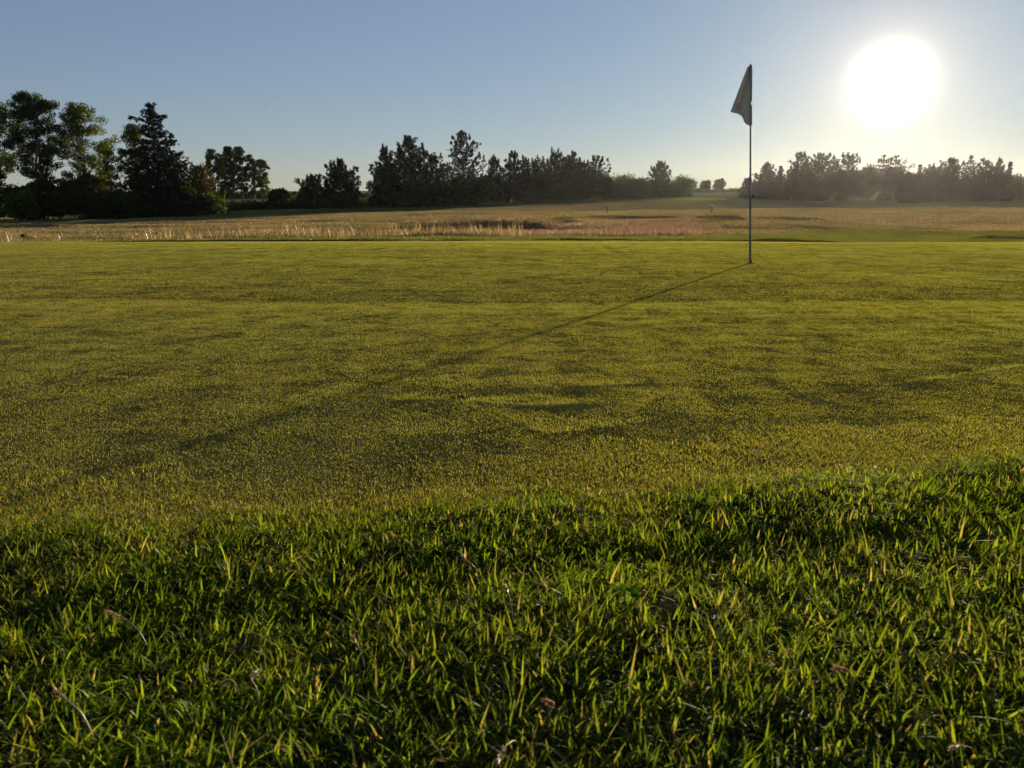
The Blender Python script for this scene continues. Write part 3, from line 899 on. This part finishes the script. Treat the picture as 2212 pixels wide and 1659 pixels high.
G_LB = 'tall broadleaf trees at the left'
G_PN = 'pines along the middle tree line'
G_RT = 'pines and spruces of the wood at the right'
G_RW = 'row of slim bare-stemmed trees'
TREES = [
    # kind, px, top, width px, distance, label, category, group, args
    ('broadleaf', -8, 200, 150, 66, 'tall airy tree cut by the left picture edge', 'tree', G_LB, dict(trunk=.3, nclump=95, mat='l')),
    ('broadleaf', 88, 197, 150, 64, 'tallest broadleaf tree with dense rounded top, second from the left edge', 'tree', G_LB, dict(trunk=.30, stems=3, nclump=120, per=75, mat='l')),
    ('broadleaf', 190, 220, 120, 66, 'thin airy tree with sky showing through, left of the big spruce', 'tree', G_LB, dict(trunk=.30, stems=2, nclump=85, per=50, mat='y')),
    ('broadleaf', 236, 305, 70, 70, 'small open tree leaning right beside the airy broadleaf tree', 'tree', G_LB, dict(trunk=.2, stems=2, nclump=40, per=50, mat='l')),
    ('broadleaf', 300, 268, 58, 72, 'slender broadleaf tree growing against the left side of the big spruce', 'tree', G_LB, dict(trunk=.25, stems=1, nclump=55, per=60, mat='y')),
    ('spruce', 347, 224, 150, 68, 'big dark ragged spruce with bare twigs at its top', 'tree', None, dict()),
    ('bush', 425, 318, 90, 74, 'rounded dark tree pressed against the right side of the big spruce', 'tree', None, dict(mat='b', dens=1.3)),
    ('broadleaf', 463, 322, 40, 117, 'leftmost slim tree of the row of bare-stemmed trees, nearest the spruce', 'tree', G_RW, dict(trunk=.2, stems=2, csize=.34, nclump=51, mat='l', leaf=.095)),
    ('broadleaf', 482, 330, 34, 119, 'second slim tree from the left in the row of bare-stemmed trees', 'tree', G_RW, dict(trunk=.2, stems=2, csize=.34, nclump=42, mat='l', leaf=.095)),
    ('broadleaf', 501, 315, 42, 118, 'tallest slim tree of the row of bare-stemmed trees, third from its left end', 'tree', G_RW, dict(trunk=.2, stems=3, csize=.34, nclump=63, mat='l', leaf=.095)),
    ('broadleaf', 523, 316, 44, 120, 'broad-topped slim tree in the middle of the row of bare-stemmed trees', 'tree', G_RW, dict(trunk=.2, stems=3, csize=.34, nclump=66, mat='l', leaf=.095)),
    ('broadleaf', 547, 334, 36, 121, 'second tree from the right end of the row of bare-stemmed trees', 'tree', G_RW, dict(trunk=.2, stems=2, csize=.34, nclump=45, mat='y', leaf=.095)),
    ('broadleaf', 568, 343, 36, 122, 'shortest, yellow-green tree at the right end of the row of bare-stemmed trees', 'tree', G_RW, dict(trunk=.2, stems=2, csize=.34, nclump=45, mat='y', leaf=.095)),
    ('bush', 603, 394, 46, 92, 'round dark bush right of the row of bare-stemmed trees', 'bush', None, dict(mat='n')),
    ('bush', 634, 408, 34, 96, 'low yellowish bush beside the round dark bush', 'bush', None, dict(mat='y')),
    ('pine', 675, 388, 62, 90, 'short bushy young pine left of the lone rounded pine', 'tree', None, dict(shape=.6, z0f=.02, tiers=12, dens=1.5)),
    ('pine', 738, 350, 84, 86, 'lone rounded pine standing clear of the others with sky on both sides', 'tree', G_PN, dict(shape=.7, z0f=.06, tiers=15, dens=1.6, irr=.2)),
    ('pine', 836, 325, 84, 88, 'pointed dark pine at the left end of the middle tree line', 'tree', G_PN, dict(shape=1.0, z0f=.03, tiers=18, dens=1.5, irr=.2)),
    ('pine', 884, 301, 104, 86, 'tall full pine beside the pointed pine at the left of the tree line', 'tree', G_PN, dict(shape=.75, z0f=.05, tiers=20, dens=1.4, irr=.3)),
    ('pine', 932, 338, 74, 90, 'lower spreading pine on the right of the tall full pine', 'tree', G_PN, dict(shape=.5, z0f=.1, tiers=14, dens=1.1, irr=.3)),
    ('pine', 1001, 291, 104, 99, 'tallest airy pine in the middle with broad layered limbs', 'tree', G_PN, dict(shape=.85, z0f=.22, tiers=17, dens=.9, irr=.32)),
    ('pine', 1070, 344, 48, 106, 'small pointed pine just right of the tallest airy pine', 'tree', G_PN, dict(shape=.8, z0f=.1, tiers=14, dens=1.3)),
    ('pine', 1110, 336, 46, 108, 'bushy-topped narrow pine left of the dense dark mass', 'tree', G_PN, dict(shape=.45, z0f=.1, tiers=14, dens=1.4)),
    ('pine', 1150, 353, 74, 114, 'dark pine at the left shoulder of the dense mass', 'tree', G_PN, dict(shape=.4, z0f=.02, tiers=14, dens=1.5)),
    ('pine', 1203, 336, 78, 116, 'dense pine whose upright leader pokes above the dark mass', 'tree', G_PN, dict(shape=.5, z0f=.02, tiers=18, dens=1.5, irr=.35)),
    ('pine', 1239, 334, 60, 118, 'dense pine with a single thin spire above the dark mass', 'tree', G_PN, dict(shape=.75, z0f=.02, tiers=18, dens=1.4, irr=.25)),
    ('pine', 1262, 356, 56, 120, 'flat-topped pine between the thin spire and the open crooked pine', 'tree', G_PN, dict(shape=.3, z0f=.05, tiers=13, dens=1.4)),
    ('pine', 1287, 346, 50, 122, 'open crooked pine at the right end of the dense mass', 'tree', G_PN, dict(shape=.4, z0f=.3, tiers=11, dens=.8, irr=.4)),
    ('bush', 1308, 376, 44, 124, 'small rough bush under the open crooked pine', 'bush', None, dict(mat='n')),
    ('bush', 1346, 364, 72, 128, 'broad domed tree with a small twig on its top', 'tree', None, dict(mat='l', dens=1.3)),
    ('bush', 1392, 375, 54, 132, 'lower rounded tree between the domed tree and the tiered pine', 'tree', None, dict(mat='l')),
    ('pine', 1423, 352, 50, 134, 'tiered pine standing above the bushes, tree line right of centre', 'tree', G_PN, dict(shape=.7, z0f=.22, tiers=12, dens=1.3, irr=.15)),
    ('bush', 1466, 374, 74, 134, 'wide green bush at the right end of the middle tree line', 'bush', None, dict(mat='y', dens=1.3)),
    ('bush', 1521, 376, 26, 185, 'left of the two small isolated trees on the horizon', 'tree', 'two small isolated trees on the horizon', dict(mat='l', dens=.8, leaf=.2)),
    ('bush', 1553, 377, 34, 185, 'right, wider one of the two small isolated trees on the horizon', 'tree', 'two small isolated trees on the horizon', dict(mat='l', dens=.8, leaf=.2)),
    ('pine', 1616, 388, 30, 126, 'lowest young pine behind the flagstick pole', 'tree', G_RT, dict(shape=.7, z0f=.02, tiers=10, dens=1.4)),
    ('pine', 1654, 357, 60, 124, 'pointed pine just right of the flagstick pole', 'tree', G_RT, dict(shape=.8, z0f=.02, tiers=15, dens=1.4)),
    ('spruce', 1682, 360, 40, 126, 'thin young spruce beside the pointed pine right of the flagstick', 'tree', G_RT, dict()),
    ('pine', 1725, 336, 58, 122, 'pine forming the first high shoulder right of the flagstick', 'tree', G_RT, dict(shape=.4, z0f=.02, tiers=15, dens=1.4)),
    ('pine', 1770, 340, 74, 122, 'wide rounded pine in the shoulder of the right-hand wood', 'tree', G_RT, dict(shape=.35, z0f=.02, tiers=15, dens=1.5, irr=.15)),
    ('pine', 1826, 337, 60, 122, 'pine with three upright tips left below the sun', 'tree', G_RT, dict(shape=.5, z0f=.02, tiers=15, dens=1.3, irr=.35)),
    ('bush', 1868, 348, 66, 124, 'smooth domed broadleaf tree directly below the sun', 'tree', None, dict(mat='l', dens=1.3)),
    ('spruce', 1900, 336, 62, 122, 'open spruce with layered flat twigs below the sun', 'tree', G_RT, dict(z0f=.35, tiers=9, shape=.65, dens=1.1, irr=.4, droop=.2)),
    ('spruce', 1927, 338, 66, 124, 'flat-headed spruce right beside the layered open spruce', 'tree', G_RT, dict(z0f=.35, tiers=9, shape=.5, dens=1.1, irr=.4, droop=.2)),
    ('spruce', 1958, 372, 44, 122, 'low spruce in the dip of the right-hand wood', 'tree', G_RT, dict()),
    ('spruce', 1980, 356, 34, 126, 'thin needle-tipped spruce rising from the dip of the right-hand wood', 'tree', G_RT, dict()),
    ('pine', 2012, 364, 58, 122, 'low broad pine right of the dip in the right-hand wood', 'tree', G_RT, dict(shape=.4, z0f=.02, tiers=12, dens=1.4)),
    ('pine', 2046, 348, 54, 122, 'upright pine left of the feathery spruce at the right', 'tree', G_RT, dict(shape=.5, z0f=.02, tiers=15, dens=1.4)),
    ('spruce', 2088, 337, 66, 122, 'highest feathery spruce at the far right of the wood', 'tree', G_RT, dict(tiers=18, shape=.9, dens=1.3, irr=.35)),
    ('pine', 2122, 352, 52, 122, 'rough pine right of the highest feathery spruce', 'tree', G_RT, dict(shape=.4, z0f=.02, tiers=14, dens=1.4)),
    ('pine', 2150, 348, 36, 124, 'narrow pine between the rough pine and the last spruce', 'tree', G_RT, dict(shape=.7, z0f=.02, tiers=14, dens=1.4)),
    ('spruce', 2174, 350, 34, 122, 'last thin spruce near the right picture edge', 'tree', G_RT, dict()),
    ('bush', 2204, 360, 76, 120, 'rounded broadleaf tree cut by the right picture edge', 'tree', None, dict(mat='l', dens=1.2)),
]
M_BR = M_brown
MATS = {'l': M_leaf, 'y': M_leafy, 'n': M_needle, 'b': M_BR}
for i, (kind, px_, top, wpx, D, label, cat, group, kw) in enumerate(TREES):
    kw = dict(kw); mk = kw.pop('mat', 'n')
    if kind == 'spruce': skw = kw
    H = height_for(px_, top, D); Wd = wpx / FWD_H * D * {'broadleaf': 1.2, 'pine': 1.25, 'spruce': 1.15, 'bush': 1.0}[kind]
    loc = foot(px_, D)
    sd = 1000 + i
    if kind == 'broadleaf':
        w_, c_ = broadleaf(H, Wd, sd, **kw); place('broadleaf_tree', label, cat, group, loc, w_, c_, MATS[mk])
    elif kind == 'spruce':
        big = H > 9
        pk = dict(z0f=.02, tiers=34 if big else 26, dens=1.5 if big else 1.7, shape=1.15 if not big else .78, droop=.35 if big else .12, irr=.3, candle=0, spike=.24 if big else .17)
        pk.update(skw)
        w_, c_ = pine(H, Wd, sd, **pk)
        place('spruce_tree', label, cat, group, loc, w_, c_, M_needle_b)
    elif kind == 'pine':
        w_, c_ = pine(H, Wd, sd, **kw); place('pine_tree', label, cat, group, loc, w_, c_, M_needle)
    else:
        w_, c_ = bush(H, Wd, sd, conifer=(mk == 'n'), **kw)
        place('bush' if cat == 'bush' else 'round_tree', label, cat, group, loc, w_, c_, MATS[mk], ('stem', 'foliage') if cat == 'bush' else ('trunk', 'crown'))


def thicket(name, label, prof, seed, mat, leaf=.15, depth=3.0, per=170):
    """undergrowth that reads as one mass. prof: (px, top, distance) knots"""
    r = RNG(seed); g = Geo()
    prof = np.array(prof, float)
    arc = np.cumsum(np.r_[0, np.hypot(*np.diff(np.stack([(prof[:, 0] - CX) / FWD_H * prof[:, 2], prof[:, 2]], -1), axis=0).T)])
    nl = int(arc[-1] * 3.8)
    for k in range(nl):
        s = r.uniform(0, arc[-1])
        p_ = np.interp(s, arc, prof[:, 0]); tp = np.interp(s, arc, prof[:, 1]); D = np.interp(s, arc, prof[:, 2]) + r.uniform(-.5, 1) * depth
        x, y, z = foot(p_, D)
        H = (pix_at(p_, tp, D)[2] - z) * r.uniform(.45, 1.0)
        s_ = r.uniform(.7, 1.2)
        zz = max(H - s_ * .7, .25) * (r.random() ** .5)
        v = r.normal(size=(per, 3)); v /= np.linalg.norm(v, axis=1)[:, None]
        c = np.array([x, y, z + zz]) + v * r.uniform(.5, 1.08, per)[:, None] * np.array([s_, s_, s_ * .8])
        c[:, 2] = np.where(c[:, 2] < z, z + .4 * r.random(per), c[:, 2])
        g.leaves(c, leaf, r, np.clip(r.normal(.3 + .4 * r.random(), .2, per), 0, 1))
    o = link(name, g.mesh(name, mat))
    return tag(o, label, 'undergrowth', None, 'stuff')


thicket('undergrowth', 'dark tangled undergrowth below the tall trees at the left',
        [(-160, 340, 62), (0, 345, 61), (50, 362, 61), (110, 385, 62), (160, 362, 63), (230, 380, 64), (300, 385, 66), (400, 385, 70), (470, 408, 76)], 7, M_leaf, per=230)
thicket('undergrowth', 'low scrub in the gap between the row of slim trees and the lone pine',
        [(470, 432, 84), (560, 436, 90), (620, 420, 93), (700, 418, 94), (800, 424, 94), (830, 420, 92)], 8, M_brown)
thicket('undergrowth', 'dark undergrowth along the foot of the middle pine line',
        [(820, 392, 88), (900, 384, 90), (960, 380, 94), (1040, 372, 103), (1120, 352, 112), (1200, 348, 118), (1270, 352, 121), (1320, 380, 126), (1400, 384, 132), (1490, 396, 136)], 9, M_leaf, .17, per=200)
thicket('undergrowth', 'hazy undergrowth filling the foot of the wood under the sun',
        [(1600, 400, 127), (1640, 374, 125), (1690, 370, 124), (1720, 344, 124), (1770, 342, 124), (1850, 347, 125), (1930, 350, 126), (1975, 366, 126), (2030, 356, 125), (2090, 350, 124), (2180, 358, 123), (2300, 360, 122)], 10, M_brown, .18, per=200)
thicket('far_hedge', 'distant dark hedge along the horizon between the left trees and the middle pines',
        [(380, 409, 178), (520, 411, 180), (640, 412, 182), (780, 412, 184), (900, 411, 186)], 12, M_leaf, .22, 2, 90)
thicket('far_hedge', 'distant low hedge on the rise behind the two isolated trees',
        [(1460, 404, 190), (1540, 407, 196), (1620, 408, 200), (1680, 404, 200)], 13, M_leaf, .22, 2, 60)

# distinct shrubs set in front of the undergrowth
SHRUBS = [(86, 364, 74, 60.5, 'l', 'dark rounded shrub at the feet of the tallest broadleaf tree', 1.2),
          (122, 394, 60, 60.5, 'l', 'low dark shrub between the tallest broadleaf tree and the big brownish shrub', 1.0),
          (172, 352, 110, 60, 'b', 'big brownish shrub standing in front of the tall airy trees', 1.6),
          (38, 402, 84, 58.5, 'y', 'yellow-green shrub low at the left edge', .9),
          (474, 424, 34, 76, 'y', 'small yellowish shrub at the foot of the round tree by the spruce', .7),
          (1962, 418, 60, 112, 'b', 'dark rounded shrub jutting from the wood onto the field', .8)]
for i, (px_, top, wpx, D, mk, label, dn) in enumerate(SHRUBS):
    w_, c_ = bush(height_for(px_, top, D), wpx / FWD_H * D, 3000 + i, dens=dn)
    place('shrub', label, 'shrub', None, foot(px_, D), w_, c_, MATS[mk], ('stem', 'foliage'))

# single weed standing in the dry field at the left
w_, c_ = bush(.45, .15, 3300, dens=.5, leaf=.03)
place('weed', 'small green weed standing up from the dry field near the left edge', 'plant', None, foot(39, 25), w_, c_, M_fringe, ('stem', 'foliage'))

# ------------------------------------------------------------------ flagstick
base = pix_at(1622, 568, 8.62)
bz = gz(base[0], base[1])
M_pole = matte('painted_metal', [(.3, (.10, .095, .085)), (.7, (.16, .15, .13))], 6, .45, .0, spec=.5)
M_dark = matte('dark_plastic', [(.3, (.03, .03, .03)), (.7, (.06, .06, .055))], 8, .5)
fl = MatB('flag_cloth')
tcn = fl.n('ShaderNodeTexCoord')
weave = fl.noise(60, 2, .5, tcn.outputs['Object'])
pr = fl.n('ShaderNodeAttribute'); pr.attribute_name = 'print'
colc = fl.ramp(weave, [(.3, (.40, .375, .30)), (.7, (.49, .46, .38))])
colc = fl.mixc(pr.outputs['Fac'], colc, (.42, .13, .10))
d_ = fl.n('ShaderNodeBsdfDiffuse'); fl.l(colc, d_.inputs[0])
t_ = fl.n('ShaderNodeBsdfTranslucent'); fl.l(colc, t_.inputs[0])
mx = fl.n('ShaderNodeMixShader'); mx.inputs[0].default_value = .22
fl.l(d_.outputs[0], mx.inputs[1]); fl.l(t_.outputs[0], mx.inputs[2]); fl.l(mx.outputs[0], fl.out.inputs[0])

flagstick = empty('flagstick', (base[0], base[1], bz))
tag(flagstick, 'golf flagstick with drooping off-white flag standing in the putting green hole', 'flagstick')


def local(px_, py_, dy=0):
    q = pix_at(px_, py_, base[1] + dy)
    return q - np.array([base[0], base[1], bz])


pt = local(1621.5, 141); pb = np.array([0, 0, -.12])
g = Geo(); tt = np.linspace(0, 1, 12)
g.tube([pb * (1 - a) + pt * a for a in tt], [.013 - .0065 * a for a in tt], 12)
link('pole', g.mesh('pole', M_pole, True), flagstick)
g = Geo()
ax = pt / np.linalg.norm(pt)
g.tube([pt - ax * .012, pt - ax * .004, pt + ax * .006, pt + ax * .012, pt + ax * .0155], [.0095, .0105, .0085, .005, .001], 12)
link('finial', g.mesh('finial', M_dark, True), flagstick)
g = Geo()
for a0, a1, rr_ in ((.005, .03, .014), (.03, .038, .0105)):
    g.tube([ax * a0, ax * (a0 + .001), ax * (a1 - .001), ax * a1], [rr_ * .8, rr_, rr_, rr_ * .8], 14)
link('ferrule', g.mesh('ferrule', M_dark, True), flagstick)
# hole cup: liner sunk in the turf
g = Geo()
th = np.linspace(0, 2 * np.pi, 33)
rim = np.stack([np.cos(th) * .055, np.sin(th) * .055, np.full(33, .004)], -1)
g.tube(rim, np.full(33, .0022), 6)
g.tube([(0, 0, -.1), (0, 0, -.01), (0, 0, -.004)], [.054, .054, .054], 20)
cup = link('hole_cup', g.mesh('hole_cup', matte('cup_plastic', [(.3, (.05, .05, .045)), (.7, (.08, .08, .07))], 9, .5), True), None, (base[0], base[1], bz))
tag(cup, 'round hole cup in the green at the foot of the flagstick', 'golf hole')


def cc(u, v):          # crop pixels of the flag close-up -> photo units
    return (2660 + u * 240 / 1327) * 2212 / 3840, (200 + v * 300 / 1659) * 2212 / 3840


left_e = np.array([(806, 262), (783, 305), (700, 530), (600, 790), (510, 1040), (462, 1165), (435, 1222), (500, 1232), (560, 1246), (640, 1280), (690, 1325), (706, 1370), (716, 1410), (745, 1455), (800, 1490), (850, 1512)], float)
# flag as rows that run from the sleeve to the free edge; the cloth hangs in soft folds
NR, NC_ = 56, 26
Vf = []; Pf = []
for i in range(NR):
    t = i / (NR - 1)
    v_s = 255 + t * (1500 - 255)                       # height on the sleeve
    # free edge point: fly edge runs (806,262)->(435,1222), bottom hem (435,1222)->(850,1512)
    if t < .77:
        q = t / .77; eu = np.interp(q, [0, .04, 1], [806, 783, 435]); ev = np.interp(q, [0, .04, 1], [262, 305, 1222])
    else:
        q = (t - .77) / .23; hem = left_e[6:]
        L_ = np.r_[0, np.cumsum(np.hypot(*np.diff(hem, axis=0).T))]; L_ /= L_[-1]
        eu = np.interp(q, L_, hem[:, 0]); ev = np.interp(q, L_, hem[:, 1])
    for j in range(NC_):
        s = j / (NC_ - 1)
        u = 868 * (1 - s) + eu * s; v = v_s * (1 - s) + ev * s
        dy = .040 * math.sin(s * 5.2 + .6 + t * 2.2) * s * min(1, (1 - t) * 2 + .45) + .020 * math.sin(s * 9 - t * 4) * s + .012 * math.sin(t * 9 + s * 3) * s
        dy -= .05 * s * t
        Vf.append(local(*cc(u, v), dy))
        # faint round emblem with a small mark beside it
        ring = abs(math.hypot(u - 592, v - 1100) - 42)
        mk_ = 1.0 if ring < 17 else 0.0
        if abs(u - 640) < 22 and abs(v - 1160 - (u - 640) * .3) < 22: mk_ = .8
        Pf.append(mk_ * .55)
Vf = np.array(Vf); ii = np.arange(NR * NC_).reshape(NR, NC_)
Qf = np.stack([ii[:-1, :-1], ii[1:, :-1], ii[1:, 1:], ii[:-1, 1:]], -1).reshape(-1, 4)
me = np_mesh('flag', Vf, [Qf], fl.m, True, {'print': np.array(Pf)})
fo = link('flag', me, flagstick)
sm = fo.modifiers.new('thickness', 'SOLIDIFY'); sm.thickness = .0012; sm.offset = 0
# sleeve round the pole
g = Geo()
for (v0, v1, ur) in ((258, 990, 876), (1075, 1500, 868)):
    pts_ = [local(*cc(864, v), 0) for v in np.linspace(v0, v1, 9)]
    g.tube(pts_, [.0128 + .001 * math.sin(k * 1.7) for k in range(9)], 10)
me = g.mesh('sleeve', fl.m, True)
link('sleeve', me, flagstick)

# ------------------------------------------------------------------ marker posts
M_post = matte('weathered_wood', [(.3, (.05, .04, .03)), (.7, (.10, .08, .06))], 9, .85, .3, 30)
M_white = matte('white_paint', [(.3, (.70, .69, .66)), (.7, (.8, .79, .76))], 9, .6)
for k, (px_, label, capcol) in enumerate(((1314, 'dark marker post standing in the field left of the flagstick', M_post),
                                          (1540, 'marker post with a pale top in the field close to the flagstick', M_white))):
    D = 59
    x, y, z = foot(px_, D)
    H = (459 - 442.5) / FWD_H * D
    o = empty('marker_post', (x, y, z)); tag(o, label, 'post', 'marker posts in the field')
    g = Geo(); g.tube([(0, 0, -.1), (0, 0, H * .5), (0, 0, H - .06)], [.045, .043, .042], 8)
    link('shaft', g.mesh('shaft', M_post, True), o)
    g = Geo(); g.tube([(0, 0, H - .06), (0, 0, H - .005), (0, 0, H + .012), (0, 0, H + .02)], [.045, .046, .032, .004], 8)
    link('cap', g.mesh('cap', capcol, True), o)

# ------------------------------------------------------------------ foreground details
M_stem = leafy('dead_stem', [(0, (.20, .16, .06)), (1, (.32, .24, .12))], trans=.25, gloss=.1, rnd=.1, tcol=(1, .95, .8))
M_seed = leafy('seed_head', [(0, (.22, .13, .07)), (1, (.40, .27, .15))], trans=.4, gloss=.05, rnd=.1, tcol=(1.1, .95, .8))
STALKS = [((205, 1578), (122, 1490), 'thick pale bent stalk with reddish tip in the lower left corner'),
          ((330, 1395), (235, 1318), 'reddish brown seed stalk lying left of the middle, above the lowest grass'),
          ((520, 1490), (488, 1468), 'short pink seed head poking up in the lower left quarter'),
          ((560, 1520), (555, 1450), 'upright pinkish seed head right of the short pink one'),
          ((790, 1432), (762, 1372), 'reddish seed stalk leaning left, a third of the way across'),
          ((1040, 1250), (1000, 1200), 'brown seed stalk just below the edge of the rough, left of centre'),
          ((1110, 1330), (1092, 1262), 'pinkish seed head nearest the picture centre in the rough'),
          ((1190, 1570), (1180, 1510), 'small brown seed head low down right of centre'),
          ((1560, 1378), (1548, 1330), 'pale dry seed head standing in the rough under the flagstick'),
          ((1850, 1490), (1810, 1440), 'tan seed stalk leaning left in the lower right quarter'),
          ((2130, 1640), (2060, 1610), 'pale stalk lying flat in the lower right corner'),
          ((1130, 1600), (1075, 1640), 'thin straw stalk lying along the bottom edge near the centre')]


def ground_hit(px_, py_, lift=0.0):
    d = pix_dir(px_, py_)
    lo, hi = .2, 30.
    for _ in range(50):
        m = (lo + hi) / 2
        q = d * (m / d[1]) + np.array([0, 0, CAM_Z])
        if q[2] > gz(q[0], q[1]) + lift: lo = m
        else: hi = m
    return q


for k, (b0, b1, label) in enumerate(STALKS):
    r = RNG(500 + k)
    A = ground_hit(*b0, .012); B = ground_hit(*b1, .030)
    o = empty('seed_stalk', A - np.array([0, 0, .012])); tag(o, label, 'grass stalk', 'dry seed stalks in the rough')
    d = B - A
    pts_ = [np.array([0, 0, -.005]), d * .3 + [0, 0, .014 + .006 * r.random()], d * .65 + np.array([r.normal(0, .004), 0, .017]), d + [0, 0, .010]]
    P_ = []
    for s in np.linspace(0, 1, 10):
        # Catmull-like blend
        a_ = np.array(pts_); P_.append(np.array([np.interp(s, [0, .33, .66, 1], a_[:, j]) for j in range(3)]))
    P_ = np.array(P_); P_[1:-1] = (P_[:-2] + 2 * P_[1:-1] + P_[2:]) / 4
    g = Geo(); g.tube(P_, np.full(10, .0011 if k == 0 else .0006), 6)
    link('stem', g.mesh('stem', M_stem, True), o)
    g = Geo(); m = 60
    s = r.uniform(.62, 1.04, m)
    c = np.stack([np.interp(s, np.linspace(0, 1, 10), P_[:, j]) for j in range(3)], -1) + r.normal(0, .0009, (m, 3))
    g.spikes(c, np.tile(P_[-1] - P_[-3], (m, 1)) * 8 / (np.linalg.norm(P_[-1] - P_[-3]) * 8) + r.normal(0, .22, (m, 3)), r.uniform(.004, .008, m), np.full(m, .0007), r)
    link('seed_head', g.mesh('seed_head', M_seed), o)

# clover leaves
M_clover = leafy('clover_leaf', [(0, (.04, .10, .008)), (1, (.06, .15, .012))], trans=.5, gloss=.0, rnd=.1, tcol=(1.1, 1.1, .4))
CLOVER = [((1352, 1302), 'rounded clover plant low in the rough, right of centre')]
for k, (pp, label) in enumerate(CLOVER):
    r = RNG(700 + k)
    A = ground_hit(*pp, .02)
    o = empty('clover', A - np.array([0, 0, .02])); tag(o, label, 'clover', None)
    for q in range(3):
        a0 = r.uniform(0, 6.28); off = np.array([math.cos(a0) * .012, math.sin(a0) * .012, .026 + .008 * r.random()])
        g = Geo(); g.tube([(0, 0, 0), off * [.6, .6, .6], off], [.0007, .0006, .0005], 5)
        st_ = link('stem', g.mesh('stem', M_clover, True), o)
        for w in range(3):
            aa = a0 + w * 2.094
            ax_ = np.array([math.cos(aa), math.sin(aa), .45]); sd_ = np.array([-math.sin(aa), math.cos(aa), 0])
            tt_ = np.linspace(0, 2 * np.pi, 10, endpoint=False)
            rim_ = [off + ax_ * (.0052 + .0052 * math.cos(t)) + sd_ * .0048 * math.sin(t) + np.array([0, 0, .0012 * abs(math.sin(t))]) for t in tt_]
            V_ = np.array([off + ax_ * .005] + rim_)
            T_ = np.array([[0, 1 + i, 1 + (i + 1) % 10] for i in range(10)])
            link('leaf', np_mesh('leaf', V_, [T_], M_clover, False, {'tint': np.full(len(V_), r.random())}), st_)

# ------------------------------------------------------------------ birds far off
M_bird = matte('bird_feathers', [(.3, (.03, .03, .03)), (.7, (.05, .05, .05))], 9, .8)
for k, (px_, py_, D, label) in enumerate(((576, 228, 60, 'tiny dark bird high in the sky right of the big spruce'),
                                          (936, 308, 75, 'tiny dark bird in the sky above the lower spreading pine'))):
    q = pix_at(px_, py_, D)
    o = empty('bird', q, .6 + k); o.scale = (.6, .6, .6); tag(o, label, 'bird', 'birds in the sky')
    g = Geo(); g.tube([(-.11, 0, 0), (-.05, 0, .0), (.02, 0, .005), (.07, 0, .01), (.10, 0, .008)], [.004, .025, .032, .018, .002], 8)
    link('body', g.mesh('body', M_bird, True), o)
    for s in (-1, 1):
        V_ = np.array([(.03, 0, .01), (.05, s * .09, .05), (.0, s * .2, .03), (-.03, s * .1, .04), (-.03, 0, .01), (.01, s * .1, .055)])
        T_ = np.array([(0, 1, 5), (1, 2, 5), (2, 3, 5), (3, 4, 5), (4, 0, 5)])
        link('wing', np_mesh('wing', V_, [T_], M_bird), o)

# ------------------------------------------------------------------ haze volume added to imitate lens veil glare towards the sun
hb = MatB('veil_haze')
pv = hb.n('ShaderNodeVolumePrincipled')
pv.inputs['Color'].default_value = (.93, .92, .90, 1)
pv.inputs['Density'].default_value = .00005
pv.inputs['Anisotropy'].default_value = .76
hb.l(pv.outputs[0], hb.out.inputs['Volume'])
hx, y0, y1, z0, z1 = 560, -40, 450, -3.0, 16.0
hv = np.array([(x, y, z) for x in (-hx, hx) for y in (y0, y1) for z in (z0, z1)], float)
hf = np.array([(0, 1, 3, 2), (4, 6, 7, 5), (0, 4, 5, 1), (2, 3, 7, 6), (0, 2, 6, 4), (1, 5, 7, 3)])
tag(link('haze', np_mesh('haze', hv, [hf], hb.m)), 'thin haze volume added for the veil of glare towards the sun', 'haze', None, 'stuff')
